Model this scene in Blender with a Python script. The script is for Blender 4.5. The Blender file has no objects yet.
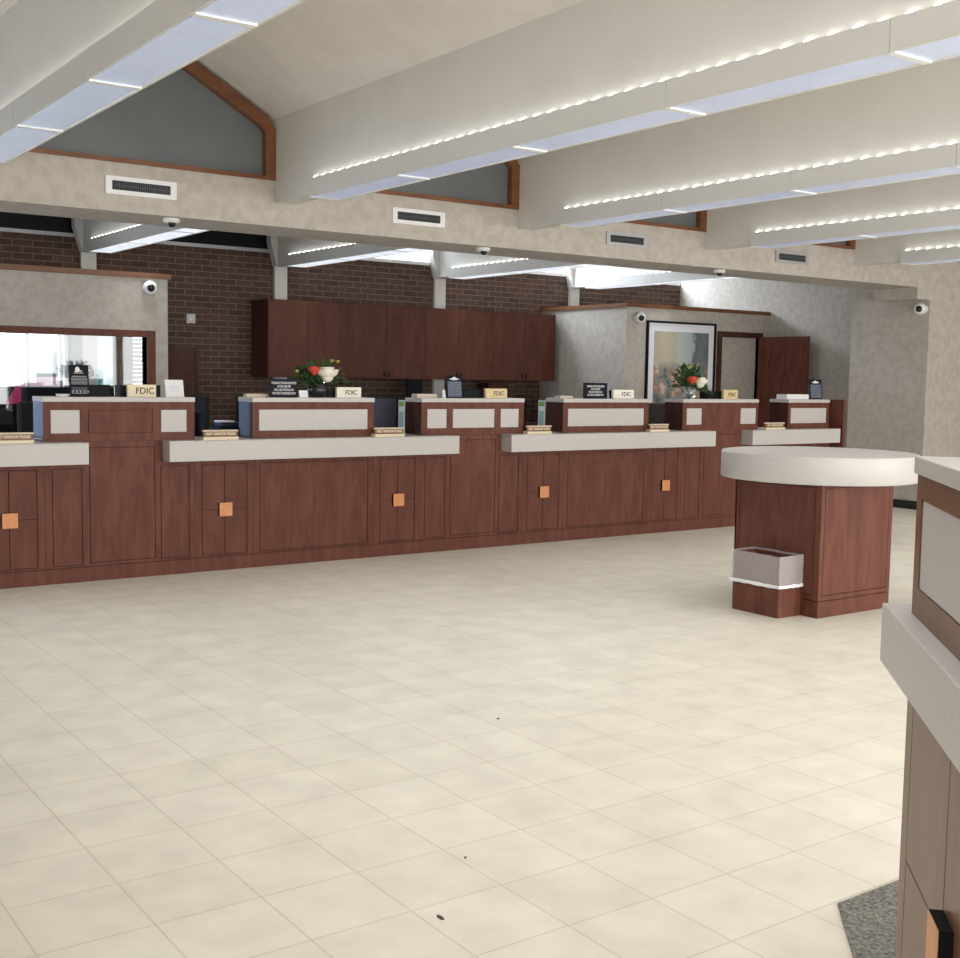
import bpy, bmesh, math, random
from mathutils import Vector, Matrix
random.seed(7)
C = bpy.context.scene.collection
PI = math.pi

# ------------------------------------------------------------------ materials
def srgb(r, g, b):
    f = lambda c: (c/255/12.92) if c/255 <= .04045 else ((c/255+.055)/1.055)**2.4
    return (f(r), f(g), f(b), 1)

def mat(name, col, rough=.5, metal=0, spec=.5, coat=0, emit=None, estr=0, trans=0, ior=1.45, alpha=1):
    m = bpy.data.materials.new(name); m.use_nodes = True
    b = m.node_tree.nodes['Principled BSDF']
    c = tuple(col) if len(col) == 4 else tuple(col)+(1,)
    b.inputs['Base Color'].default_value = c
    b.inputs['Roughness'].default_value = rough
    b.inputs['Metallic'].default_value = metal
    b.inputs['Specular IOR Level'].default_value = spec
    b.inputs['Coat Weight'].default_value = coat
    b.inputs['Coat Roughness'].default_value = .25
    b.inputs['Transmission Weight'].default_value = trans
    b.inputs['IOR'].default_value = ior
    b.inputs['Alpha'].default_value = alpha
    if emit:
        b.inputs['Emission Color'].default_value = tuple(emit)+(1,)
        b.inputs['Emission Strength'].default_value = estr
    return m

def nodes(m):
    nt = m.node_tree
    return nt, nt.nodes['Principled BSDF']

def noise_mat(name, c1, c2, scale=(1, 1, 1), nscale=5, detail=4, rough=.5, bump=0, lo=.35, hi=.65, spec=.5, coat=0, distortion=0):
    m = mat(name, c1, rough, spec=spec, coat=coat); nt, b = nodes(m)
    tc = nt.nodes.new('ShaderNodeTexCoord'); mp = nt.nodes.new('ShaderNodeMapping')
    mp.inputs['Scale'].default_value = scale
    nz = nt.nodes.new('ShaderNodeTexNoise'); nz.inputs['Scale'].default_value = nscale
    nz.inputs['Detail'].default_value = detail; nz.inputs['Distortion'].default_value = distortion
    cr = nt.nodes.new('ShaderNodeValToRGB')
    cr.color_ramp.elements[0].position = lo; cr.color_ramp.elements[0].color = tuple(c1[:3])+(1,)
    cr.color_ramp.elements[1].position = hi; cr.color_ramp.elements[1].color = tuple(c2[:3])+(1,)
    L = nt.links.new
    L(tc.outputs['Object'], mp.inputs['Vector']); L(mp.outputs['Vector'], nz.inputs['Vector'])
    L(nz.outputs['Fac'], cr.inputs['Fac']); L(cr.outputs['Color'], b.inputs['Base Color'])
    if bump:
        bp = nt.nodes.new('ShaderNodeBump'); bp.inputs['Strength'].default_value = bump
        bp.inputs['Distance'].default_value = .01
        L(nz.outputs['Fac'], bp.inputs['Height']); L(bp.outputs['Normal'], b.inputs['Normal'])
    return m

WOOD = noise_mat('cherry_wood', (.108, .037, .024), (.155, .056, .037), (2.5, 2.5, .5), 6, 6, rough=.5, spec=.22, distortion=.6)
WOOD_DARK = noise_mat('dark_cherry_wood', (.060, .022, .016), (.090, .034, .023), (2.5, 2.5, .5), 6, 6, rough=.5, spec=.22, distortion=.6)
WOOD_TRIM = noise_mat('orange_stained_wood', (.15, .058, .022), (.21, .085, .034), (.6, .6, 4), 6, 6, rough=.4)
WOOD_GLOSS = noise_mat('glossy_dark_wood', (.045, .017, .013), (.065, .026, .019), (2.5, 2.5, .5), 6, 5, rough=.13, spec=.7)
WOOD_DESK = noise_mat('desk_wood', (.135, .062, .033), (.18, .086, .048), (2.5, 2.5, .5), 6, 6, rough=.36, spec=.5, distortion=.6)
GAP = mat('groove_shadow_wood', (.05, .018, .013), .7)
LAM = noise_mat('pale_laminate', (.50, .475, .455), (.535, .51, .49), (3, 3, 14), 10, 4, rough=.4)
LAM_DESK = LAM
WALLP = noise_mat('mottled_wallpaper', (.425, .385, .335), (.495, .455, .405), (1, 1, 1), 13, 6, rough=.85, lo=.36, hi=.62)
PAINT = noise_mat('white_beam_paint', (.68, .66, .62), (.71, .69, .65), (1, 1, 1), 3, 2, rough=.7)
CEIL = noise_mat('ceiling_paint', (.70, .655, .60), (.75, .705, .65), (1, 1, 1), 4, 3, rough=.85)
HOUSING = mat('white_metal_housing', (.66, .65, .62), .45)
BAR = mat('white_bar', (.85, .85, .84), .4)
COPPER = noise_mat('copper_square', (.62, .25, .09), (.72, .32, .13), (1, 1, 1), 20, 3, rough=.4)
BLACK = mat('black_plastic', (.010, .010, .013), .55, spec=.15)
NAVY = mat('dark_navy_sign', (.008, .009, .018), .5, spec=.15)
NAVYP = noise_mat('slate_blue_panel', (.07, .085, .13), (.16, .18, .24), (1, 1, 1), 90, 3, rough=.5)
WHITE = mat('white_print', (.8, .8, .8), .6)
GREYP = mat('grey_print', (.28, .29, .32), .6)
PAPER = mat('white_paper', (.80, .80, .82), .7)
CREAM = mat('cream_block', (.80, .70, .50), .5)
GOLD = noise_mat('gold_plate', (.62, .48, .24), (.72, .58, .32), (1, 1, 1), 30, 2, rough=.35)
TAN = mat('tan_card', (.62, .52, .40), .7)
DARKTXT = mat('dark_engraving', (.07, .05, .03), .5)
BRASS = mat('engraved_brown_plate', (.20, .10, .045), .4)
METALG = mat('grey_metal', (.45, .45, .47), .4, metal=.6)
SLOT = mat('vent_dark', (.015, .016, .018), .6)
VENTG = mat('vent_grille_grey', (.10, .11, .12), .5)
LENSBLK = mat('camera_lens_black', (.008, .008, .01), .12)
CAMW = mat('camera_white', (.78, .78, .78), .35)
GREEN = noise_mat('foliage_green', (.012, .045, .012), (.06, .14, .035), (1, 1, 1), 25, 2, rough=.55)
PETW = mat('white_petal', (.85, .82, .68), .6)
PETR = mat('red_petal', (.62, .075, .035), .6)
PETO = mat('yellow_green_bud', (.42, .40, .12), .6)
DARKGLASS = mat('dark_glass', (.02, .022, .024), .06)
CLEARV = mat('clear_vase_glass', (.9, .93, .93), .05, trans=.9)
DIMPANE = noise_mat('dim_ceiling_grey_pane', (.15, .165, .17), (.17, .185, .19), (1, 1, 1), 2, 2, rough=.25)  # opaque grey: the dim ceiling behind clear panes is painted into the colour
SHADEPANE = mat('overhang_shade_pane', (.006, .007, .010), .15)  # opaque black: shade of the overhang outside is put into the pane colour
BAGM = mat('white_bin_liner', (.82, .80, .82), .35, alpha=.34)
BAGR = mat('white_bin_liner_rolled_edge', (.85, .85, .88), .35)
SCREEN = mat('blue_grey_panel', (.075, .08, .12), .5, spec=.2)
FABRIC = mat('black_fabric', (.014, .015, .02), .8)
PINK = mat('pink_cloth', (.75, .06, .24), .8)
CYANG = mat('pale_cyan_glass', (.72, .86, .86), .2)
BLIND = mat('white_blind', (.42, .46, .54), .6)
CONCRETE = noise_mat('pale_concrete', (.62, .62, .60), (.72, .72, .70), (1, 1, 1), 1, 3, rough=.9)
BASEB = mat('black_vinyl_base', (.02, .018, .016), .5)
CARPET = noise_mat('grey_speckled_carpet', (.075, .075, .065), (.26, .25, .22), (1, 1, 1), 95, 5, rough=.95, lo=.33, hi=.67)
SWITCH = mat('switch_plate_grey', (.52, .50, .52), .5)
VANB = mat('pale_pink_van_paint', (.36, .22, .25), .4)
VANG = mat('green_tinted_van_glass', (.03, .09, .085), .3)
TYRE = mat('tyre_rubber', (.02, .02, .02), .8)

# window pane: clear glass that daylight passes
CLEAR = bpy.data.materials.new('clear_window_glass'); CLEAR.use_nodes = True
nt = CLEAR.node_tree; nt.nodes.remove(nt.nodes['Principled BSDF'])
tr = nt.nodes.new('ShaderNodeBsdfTransparent'); gl = nt.nodes.new('ShaderNodeBsdfGlossy'); mx = nt.nodes.new('ShaderNodeMixShader')
tr.inputs[0].default_value = (.94, .96, .96, 1); gl.inputs['Roughness'].default_value = .02; mx.inputs[0].default_value = .06
nt.links.new(tr.outputs[0], mx.inputs[1]); nt.links.new(gl.outputs[0], mx.inputs[2])
nt.links.new(mx.outputs[0], nt.nodes['Material Output'].inputs[0])

def tinted(name, col):
    m = CLEAR.copy(); m.name = name
    for nd in m.node_tree.nodes:
        if nd.type == 'BSDF_TRANSPARENT': nd.inputs[0].default_value = col
    return m
CYANT = tinted('pale_cyan_tinted_glass', (.20, .315, .325, 1))
OFFICEG = tinted('office_glass', (.9, .9, .9, 1))
# prismatic light lens
def lens_material(name, col, strength):
    m = mat(name, (.55, .6, .7), .25, emit=col, estr=strength); nt, b = nodes(m); L = nt.links.new
    tc = nt.nodes.new('ShaderNodeTexCoord')
    wv = nt.nodes.new('ShaderNodeTexWave'); wv.bands_direction = 'X'; wv.inputs['Scale'].default_value = 26
    wv.inputs['Distortion'].default_value = .6; wv.inputs['Detail'].default_value = 2
    nz = nt.nodes.new('ShaderNodeTexNoise'); nz.inputs['Scale'].default_value = 6
    L(tc.outputs['Object'], wv.inputs['Vector']); L(tc.outputs['Object'], nz.inputs['Vector'])
    mr = nt.nodes.new('ShaderNodeMapRange'); mr.inputs['To Min'].default_value = strength*.5; mr.inputs['To Max'].default_value = strength*1.25
    ad = nt.nodes.new('ShaderNodeMath'); ad.operation = 'MULTIPLY'
    a2 = nt.nodes.new('ShaderNodeMapRange'); a2.inputs['To Min'].default_value = .75; a2.inputs['To Max'].default_value = 1.25
    L(wv.outputs['Fac'], mr.inputs['Value']); L(nz.outputs['Fac'], a2.inputs['Value'])
    L(mr.outputs['Result'], ad.inputs[0]); L(a2.outputs['Result'], ad.inputs[1])
    L(ad.outputs[0], b.inputs['Emission Strength'])
    return m
LENS = lens_material('prismatic_lens', (.58, .69, 1.0), .22)
LENS_BACK = lens_material('bright_prismatic_lens', (.86, .92, 1.0), .75)
LED = mat('led_uplight', (1, 1, .96), .5, emit=(1, .99, .93), estr=4.2)

# floor tiles
TILE = .31273
def tile_material():
    m = mat('cream_floor_tile', (.6, .55, .46), .55, spec=.35); nt, b = nodes(m); L = nt.links.new
    tc = nt.nodes.new('ShaderNodeTexCoord'); mp = nt.nodes.new('ShaderNodeMapping')
    mp.inputs['Location'].default_value = (-.7795+TILE*10, -3.0331+TILE*40, 0)
    bk = nt.nodes.new('ShaderNodeTexBrick'); bk.offset = 0; bk.squash = 1
    bk.inputs['Scale'].default_value = 1; bk.inputs['Brick Width'].default_value = TILE
    bk.inputs['Row Height'].default_value = TILE; bk.inputs['Mortar Size'].default_value = .0035
    bk.inputs['Mortar Smooth'].default_value = .3; bk.inputs['Bias'].default_value = 0
    bk.inputs['Color1'].default_value = (.70, .66, .565, 1); bk.inputs['Color2'].default_value = (.73, .69, .60, 1)
    bk.inputs['Mortar'].default_value = (.59, .545, .455, 1)
    nz = nt.nodes.new('ShaderNodeTexNoise'); nz.inputs['Scale'].default_value = 5; nz.inputs['Detail'].default_value = 6
    cr = nt.nodes.new('ShaderNodeValToRGB')
    cr.color_ramp.elements[0].position = .3; cr.color_ramp.elements[0].color = (.89, .885, .87, 1)
    cr.color_ramp.elements[1].position = .68; cr.color_ramp.elements[1].color = (1.03, 1.03, 1.02, 1)
    mm = nt.nodes.new('ShaderNodeMixRGB'); mm.blend_type = 'MULTIPLY'; mm.inputs[0].default_value = 1
    L(tc.outputs['Object'], mp.inputs[0]); L(mp.outputs[0], bk.inputs['Vector']); L(tc.outputs['Object'], nz.inputs['Vector'])
    L(nz.outputs['Fac'], cr.inputs[0]); L(bk.outputs['Color'], mm.inputs[1]); L(cr.outputs[0], mm.inputs[2])
    L(mm.outputs[0], b.inputs['Base Color'])
    bp = nt.nodes.new('ShaderNodeBump'); bp.inputs['Strength'].default_value = .25; bp.inputs['Distance'].default_value = .003; bp.invert = True
    L(bk.outputs['Fac'], bp.inputs['Height']); L(bp.outputs[0], b.inputs['Normal'])
    return m
FLOORM = tile_material()

def brick_material():
    m = mat('brown_brick', (.1, .06, .05), .85); nt, b = nodes(m); L = nt.links.new
    tc = nt.nodes.new('ShaderNodeTexCoord'); sp = nt.nodes.new('ShaderNodeSeparateXYZ'); cb = nt.nodes.new('ShaderNodeCombineXYZ')
    L(tc.outputs['Object'], sp.inputs[0]); L(sp.outputs['X'], cb.inputs['X']); L(sp.outputs['Z'], cb.inputs['Y'])
    bk = nt.nodes.new('ShaderNodeTexBrick'); bk.offset = .5
    bk.inputs['Scale'].default_value = 1; bk.inputs['Brick Width'].default_value = .213; bk.inputs['Row Height'].default_value = .0705
    bk.inputs['Mortar Size'].default_value = .0055; bk.inputs['Mortar Smooth'].default_value = .2
    bk.inputs['Color1'].default_value = (.072, .040, .031, 1); bk.inputs['Color2'].default_value = (.110, .062, .047, 1)
    bk.inputs['Mortar'].default_value = (.20, .145, .115, 1)
    nz = nt.nodes.new('ShaderNodeTexNoise'); nz.inputs['Scale'].default_value = 14; nz.inputs['Detail'].default_value = 4
    cr = nt.nodes.new('ShaderNodeValToRGB')
    cr.color_ramp.elements[0].color = (.75, .75, .75, 1); cr.color_ramp.elements[1].color = (1.15, 1.15, 1.15, 1)
    mm = nt.nodes.new('ShaderNodeMixRGB'); mm.blend_type = 'MULTIPLY'; mm.inputs[0].default_value = 1
    L(cb.outputs[0], bk.inputs['Vector']); L(tc.outputs['Object'], nz.inputs['Vector']); L(nz.outputs['Fac'], cr.inputs[0])
    L(bk.outputs['Color'], mm.inputs[1]); L(cr.outputs[0], mm.inputs[2]); L(mm.outputs[0], b.inputs['Base Color'])
    bp = nt.nodes.new('ShaderNodeBump'); bp.inputs['Strength'].default_value = .4; bp.inputs['Distance'].default_value = .005; bp.invert = True
    L(bk.outputs['Fac'], bp.inputs['Height']); L(bp.outputs[0], b.inputs['Normal'])
    return m
BRICK = brick_material()

def painting_material():
    # loose abstract of warm and grey patches (generic)
    m = mat('abstract_artwork', (.5, .5, .5), .6); nt, b = nodes(m); L = nt.links.new
    tc = nt.nodes.new('ShaderNodeTexCoord'); sp = nt.nodes.new('ShaderNodeSeparateXYZ')
    nz = nt.nodes.new('ShaderNodeTexNoise'); nz.inputs['Scale'].default_value = 3.2; nz.inputs['Detail'].default_value = 4
    mp = nt.nodes.new('ShaderNodeMapping'); mp.inputs['Scale'].default_value = (1.6, 1, .8)
    L(tc.outputs['Object'], mp.inputs[0]); L(mp.outputs[0], nz.inputs['Vector']); L(tc.outputs['Object'], sp.inputs[0])
    # horizontal position (0..1) disturbed by noise
    mx_ = nt.nodes.new('ShaderNodeMath'); mx_.operation = 'MULTIPLY_ADD'; mx_.inputs[1].default_value = .35
    sx = nt.nodes.new('ShaderNodeMath'); sx.operation = 'MULTIPLY_ADD'; sx.inputs[1].default_value = 1.0; sx.inputs[2].default_value = .28
    L(sp.outputs['X'], sx.inputs[0]); L(nz.outputs['Fac'], mx_.inputs[0]); L(sx.outputs[0], mx_.inputs[2])
    up = nt.nodes.new('ShaderNodeValToRGB'); e = up.color_ramp.elements
    e[0].position = .0; e[0].color = (.42, .40, .34, 1); e[1].position = 1; e[1].color = (.09, .11, .12, 1)
    for p, c in ((.14, (.52, .45, .33, 1)), (.32, (.48, .43, .34, 1)), (.42, (.46, .50, .48, 1)), (.66, (.40, .45, .45, 1)), (.70, (.12, .14, .15, 1)), (.88, (.16, .19, .20, 1))):
        k = e.new(p); k.color = c
    L(mx_.outputs[0], up.inputs[0])
    lo = nt.nodes.new('ShaderNodeValToRGB'); e = lo.color_ramp.elements
    e[0].position = .36; e[0].color = (.10, .12, .11, 1); e[1].position = .72; e[1].color = (.55, .54, .50, 1)
    for p, c in ((.45, (.22, .27, .24, 1)), (.54, (.36, .17, .10, 1)), (.58, (.47, .32, .21, 1)), (.64, (.48, .47, .45, 1))):
        k = e.new(p); k.color = c
    nz2 = nt.nodes.new('ShaderNodeTexNoise'); nz2.inputs['Scale'].default_value = 5.5; nz2.inputs['Detail'].default_value = 3
    L(tc.outputs['Object'], nz2.inputs['Vector']); L(nz2.outputs['Fac'], lo.inputs[0])
    mr = nt.nodes.new('ShaderNodeMapRange'); mr.inputs['From Min'].default_value = -.02; mr.inputs['From Max'].default_value = .10
    L(sp.outputs['Z'], mr.inputs['Value'])
    mm = nt.nodes.new('ShaderNodeMixRGB'); L(mr.outputs[0], mm.inputs[0]); L(lo.outputs[0], mm.inputs[1]); L(up.outputs[0], mm.inputs[2])
    L(mm.outputs[0], b.inputs['Base Color'])
    return m
ART = painting_material()

# ------------------------------------------------------------------ mesh helpers
def box(bm, x0, x1, y0, y1, z0, z1, M=None):
    vs = [bm.verts.new((x, y, z)) for x in (x0, x1) for y in (y0, y1) for z in (z0, z1)]
    for f in ((0, 1, 3, 2), (4, 6, 7, 5), (0, 4, 5, 1), (2, 3, 7, 6), (0, 2, 6, 4), (1, 5, 7, 3)):
        bm.faces.new([vs[i] for i in f])
    if M: bmesh.ops.transform(bm, matrix=M, verts=vs)
    return vs

def prism_xz(bm, pts, y0, y1):
    a = [bm.verts.new((x, y0, z)) for x, z in pts]; b = [bm.verts.new((x, y1, z)) for x, z in pts]
    n = len(pts); bm.faces.new(a); bm.faces.new(b[::-1])
    for i in range(n): bm.faces.new((a[i], b[i], b[(i+1) % n], a[(i+1) % n]))

def ring_xz(bm, outer, inner, y0, y1):
    n = len(outer); o0 = [bm.verts.new((x, y0, z)) for x, z in outer]; i0 = [bm.verts.new((x, y0, z)) for x, z in inner]
    o1 = [bm.verts.new((x, y1, z)) for x, z in outer]; i1 = [bm.verts.new((x, y1, z)) for x, z in inner]
    for i in range(n):
        j = (i+1) % n
        bm.faces.new((o0[i], o0[j], i0[j], i0[i])); bm.faces.new((o1[j], o1[i], i1[i], i1[j]))
        bm.faces.new((o0[j], o0[i], o1[i], o1[j])); bm.faces.new((i0[i], i0[j], i1[j], i1[i]))

def poly_xy(bm, pts, z0, z1):
    a = [bm.verts.new((x, y, z0)) for x, y in pts]; b = [bm.verts.new((x, y, z1)) for x, y in pts]
    n = len(pts); bm.faces.new(a[::-1]); bm.faces.new(b)
    for i in range(n): bm.faces.new((a[i], a[(i+1) % n], b[(i+1) % n], b[i]))

def lathe(bm, prof, cx=0, cy=0, seg=48, M=None):
    rings = []; allv = []
    for r, z in prof:
        if r < 1e-6: v = [bm.verts.new((cx, cy, z))]
        else: v = [bm.verts.new((cx+r*math.cos(2*PI*i/seg), cy+r*math.sin(2*PI*i/seg), z)) for i in range(seg)]
        rings.append(v); allv += v
    for a, b in zip(rings, rings[1:]):
        for i in range(seg):
            j = (i+1) % seg
            if len(a) == 1 and len(b) == 1: continue
            if len(a) == 1: bm.faces.new((a[0], b[j], b[i]))
            elif len(b) == 1: bm.faces.new((a[i], a[j], b[0]))
            else: bm.faces.new((a[i], a[j], b[j], b[i]))
    if M: bmesh.ops.transform(bm, matrix=M, verts=allv)

def tube(bm, p, q, r, seg=10):
    p = Vector(p); q = Vector(q); d = q-p
    M = Matrix.Translation(p) @ d.to_track_quat('Z', 'Y').to_matrix().to_4x4()
    lathe(bm, [(0, 0), (r, 0), (r, d.length), (0, d.length)], seg=seg, M=M)

def obj(name, bm, m, parent=None, loc=(0, 0, 0), rz=0, bevel=0, smooth=False, segs=2):
    bmesh.ops.recalc_face_normals(bm, faces=bm.faces)
    me = bpy.data.meshes.new(name); bm.to_mesh(me); bm.free()
    if smooth:
        for p in me.polygons: p.use_smooth = True
    o = bpy.data.objects.new(name, me); C.objects.link(o)
    o.data.materials.append(m); o.location = loc; o.rotation_euler = (0, 0, rz)
    if parent: o.parent = parent
    if bevel:
        b = o.modifiers.new('bevel', 'BEVEL'); b.width = bevel; b.segments = segs; b.limit_method = 'ANGLE'
    return o

def bx(name, m, dims, parent=None, bevel=0, loc=(0, 0, 0), rz=0):
    bm = bmesh.new(); box(bm, *dims); return obj(name, bm, m, parent, loc, rz, bevel)

def thing(name, label, cat, loc=(0, 0, 0), rz=0, group=None):
    o = bpy.data.objects.new(name, None); o.empty_display_size = .1; C.objects.link(o)
    o.location = loc; o.rotation_euler = (0, 0, rz); o['label'] = label; o['category'] = cat
    if group: o['group'] = group
    return o

def tag(o, label, cat, group=None, kind=None):
    o['label'] = label; o['category'] = cat
    if group: o['group'] = group
    if kind: o['kind'] = kind
    return o

def struct(name, bm, m, label=None, bevel=0):
    o = obj(name, bm, m, bevel=bevel); o['kind'] = 'structure'
    o['label'] = label or name.replace('_', ' '); o['category'] = name.split('_')[0]
    return o

def text(name, s, size, m, parent, loc, rot=(PI/2, 0, 0), depth=.0008, sx=1, bold=0):
    cu = bpy.data.curves.new('text', 'FONT'); cu.body = s; cu.size = size; cu.align_x = 'CENTER'; cu.align_y = 'CENTER'
    cu.extrude = depth; cu.offset = bold; cu.space_line = 1.05
    t = bpy.data.objects.new('text', cu); C.objects.link(t)
    bpy.context.view_layer.update()
    me = bpy.data.meshes.new_from_object(t.evaluated_get(bpy.context.evaluated_depsgraph_get()))
    bpy.data.objects.remove(t); bpy.data.curves.remove(cu)
    me.materials.clear(); me.materials.append(m)
    o = bpy.data.objects.new(name, me); C.objects.link(o); o.parent = parent
    o.location = loc; o.rotation_euler = rot; o.scale = (sx, 1, 1)
    return o

def copy_tree(o, parent=None):
    c = o.copy(); C.objects.link(c)
    if parent: c.parent = parent
    for ch in list(o.children): copy_tree(ch, c)
    return c

# ------------------------------------------------------------------ setting
Y0 = 8.418            # front of the teller counter
YF = 8.43             # front of the header wall above it
YB = 13.36            # brick back wall
SP = 2.325
BEAMS = [1.775+SP*k for k in range(-2, 7)]      # -2.875 .. 15.725
XL, XR, YN = -2.79, 15.64, -2.6

bm = bmesh.new(); box(bm, XL, XR, YN, YB, -.1, 0); struct('floor', bm, FLOORM, 'cream square tiled floor')
bm = bmesh.new(); box(bm, -60, 60, YB+.2, 90, -.12, -.02); struct('ground', bm, CONCRETE, 'pale ground outside')

# ceiling: one gable per bay
bm = bmesh.new()
for a, b in zip(BEAMS, BEAMS[1:]):
    c = (a+b)/2
    for s0, s1 in (((a+.0, 3.385), (c, 4.015)), ((c, 4.015), (b, 3.385))):
        prism_xz(bm, [s0, s1, (s1[0], s1[1]+.1), (s0[0], s0[1]+.1)], YN, YB+.2)
struct('ceiling', bm, CEIL, 'pale vaulted ceiling between the beams')
# beams
for i, X in enumerate(BEAMS):
    bm = bmesh.new(); box(bm, X-.08, X+.08, YN, YB, 2.80, 3.50)
    prism_xz(bm, [(X-.17, 3.3), (X-.17, 3.08), (X-.09, 2.80), (X+.09, 2.80), (X+.17, 3.08), (X+.17, 3.3)], YB-.12, YB)
    struct('trim_%d' % (i+1), bm, PAINT, 'white painted ceiling beam')

# header wall with the right wall and jamb
bm = bmesh.new()
box(bm, XL, XR, YF, 9.03, 2.625, 2.965)
box(bm, 12.19, 12.44, YF, 9.03, 2.49, 2.625)
box(bm, 12.44, XR, YF, 9.53, 0, 2.625)
struct('wall_middle', bm, WALLP, 'mottled beige header wall over the teller counter')
bm = bmesh.new(); box(bm, 12.425, 12.44, YF-.01, 9.5, 0, .1); box(bm, 12.44, XR, YF-.015, YF, 0, .1); struct('baseboard_right', bm, BASEB)
# gable windows above the header
n = 0
for a, b in zip(BEAMS, BEAMS[1:]):
    xl, xr, c = a+.08, b-.08, (a+b)/2
    out = [(xl, 2.965), (xr, 2.965), (xr, 3.345), (xr-.075, 3.44), (c, 3.995), (xl+.075, 3.44), (xl, 3.345)]
    inn = [(xl+.085, 2.997), (xr-.085, 2.997), (xr-.085, 3.32), (xr-.135, 3.37), (c, 3.895), (xl+.135, 3.37), (xl+.085, 3.32)]
    n += 1
    bm = bmesh.new(); ring_xz(bm, out, inn, YF-.015, YF+.12)
    w = struct('window_%d' % n, bm, WOOD_TRIM, 'gable window in stained wood frame above the header wall')
    bm = bmesh.new(); prism_xz(bm, inn, YF+.05, YF+.065)
    g = obj('pane', bm, DIMPANE, w)

# back wall: brick with drive-up windows
bm = bmesh.new()
W1 = (-.4, 3.885, .45, 2.12); W2 = (4.165, 4.42, .9, 2.12); W3 = (4.585, 4.80, .9, 2.12)
xs = [XL]
for w in (W1, W2, W3): box(bm, xs[-1], w[0], YB, YB+.2, 0, 2.96); xs.append(w[1])
box(bm, xs[-1], XR, YB, YB+.2, 0, 2.96)
for w in (W1, W2, W3):
    box(bm, w[0], w[1], YB, YB+.2, 0, w[2]); box(bm, w[0], w[1], YB, YB+.2, w[3], 2.96)
struct('wall_back', bm, BRICK, 'dark brown brick back wall')
n = 20
for w, ms in ((W1, (2.4, 3.45, 3.80)), ):
    bm = bmesh.new()
    ring_xz(bm, [(w[0], w[2]), (w[1], w[2]), (w[1], w[3]), (w[0], w[3])], [(w[0]+.04, w[2]+.04), (w[1]-.04, w[2]+.04), (w[1]-.04, w[3]-.04), (w[0]+.04, w[3]-.04)], YB+.02, YB+.1)
    for x in ms: box(bm, x-.012, x+.012, YB+.02, YB+.1, w[2], w[3])
    fr = struct('window_%d' % n, bm, METALG, 'drive-up window in the brick wall'); n += 1
    bm = bmesh.new(); box(bm, w[0]+.04, w[1]-.04, YB+.05, YB+.056, w[2]+.04, w[3]-.04); obj('pane', bm, CLEAR, fr)
bm = bmesh.new(); ring_xz(bm, [(W2[0], W2[2]), (W2[1], W2[2]), (W2[1], W2[3]), (W2[0], W2[3])], [(W2[0]+.015, W2[2]+.03), (W2[1]-.015, W2[2]+.03), (W2[1]-.015, W2[3]-.03), (W2[0]+.015, W2[3]-.03)], YB+.02, YB+.1)
fr = struct('window_21', bm, METALG, 'narrow window')
bm = bmesh.new(); box(bm, W2[0]+.015, W2[1]-.015, YB+.05, YB+.056, W2[2]+.03, W2[3]-.03); obj('pane', bm, CYANT, fr)
bm = bmesh.new(); ring_xz(bm, [(W3[0], W3[2]), (W3[1], W3[2]), (W3[1], W3[3]), (W3[0], W3[3])], [(W3[0]+.015, W3[2]+.03), (W3[1]-.015, W3[2]+.03), (W3[1]-.015, W3[3]-.03), (W3[0]+.015, W3[3]-.03)], YB+.06, YB+.14)
fr = struct('window_22', bm, METALG, 'narrow window behind a white blind')
bm = bmesh.new(); box(bm, W3[0]+.015, W3[1]-.015, YB+.1, YB+.106, W3[2]+.03, W3[3]-.03); obj('pane', bm, CLEAR, fr)
bm = bmesh.new()
for k in range(24):
    z = .95+k*.048
    box(bm, W3[0]+.005, W3[1]-.005, -.002, .002, -.022, .022, Matrix.Translation((0, YB+.03, z)) @ Matrix.Rotation(.5, 4, 'X'))
tag(obj('window_blind', bm, BLIND), 'white slatted blind in the narrow window at the far right of the office opening', 'blind')
# pale plaster pier between the drive-up windows
bm = bmesh.new(); box(bm, 3.90, 4.15, YB-.03, YB, .0, 2.3); struct('wall_pier', bm, mat('pale_grey_plaster', (.17, .19, .215), .8), 'pale plaster pier')
bm = bmesh.new(); box(bm, 4.425, 4.58, YB-.06, YB, 0, 2.3); struct('trim_20', bm, WOOD_DARK, 'dark post')
# clerestory above the brick
n = 30
for k, (a, b) in enumerate(zip(BEAMS, BEAMS[1:])):
    xl, xr, c = a+.08, b-.08, (a+b)/2
    dark = b < 6.5
    out = [(xl, 2.96), (xr, 2.96), (xr, 3.385), (c, 3.985), (xl, 3.385)]
    inn = [(xl+.04, 3.0), (xr-.04, 3.0), (xr-.04, 3.36), (c, 3.93), (xl+.04, 3.36)]
    bm = bmesh.new(); ring_xz(bm, out, inn, YB, YB+.1)
    w = struct('window_%d' % n, bm, METALG if dark else BAR, 'clerestory window over the brick wall'); n += 1
    bm = bmesh.new(); prism_xz(bm, inn, YB+.04, YB+.05)
    obj('pane', bm, SHADEPANE if dark else CLEAR, w)
for X in BEAMS[1:-2]:
    bm = bmesh.new(); box(bm, X-.083, X+.083, YB-.05, YB, 0, 2.80); struct('trim_%d' % n, bm, PAINT, 'pale pilaster on the brick wall'); n += 1
# end wall of the teller area
bm = bmesh.new(); box(bm, 13.23, 13.4, 9.53, YB, 0, 3.7); struct('wall_end', bm, WALLP, 'wallpapered end wall behind the counter')
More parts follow.
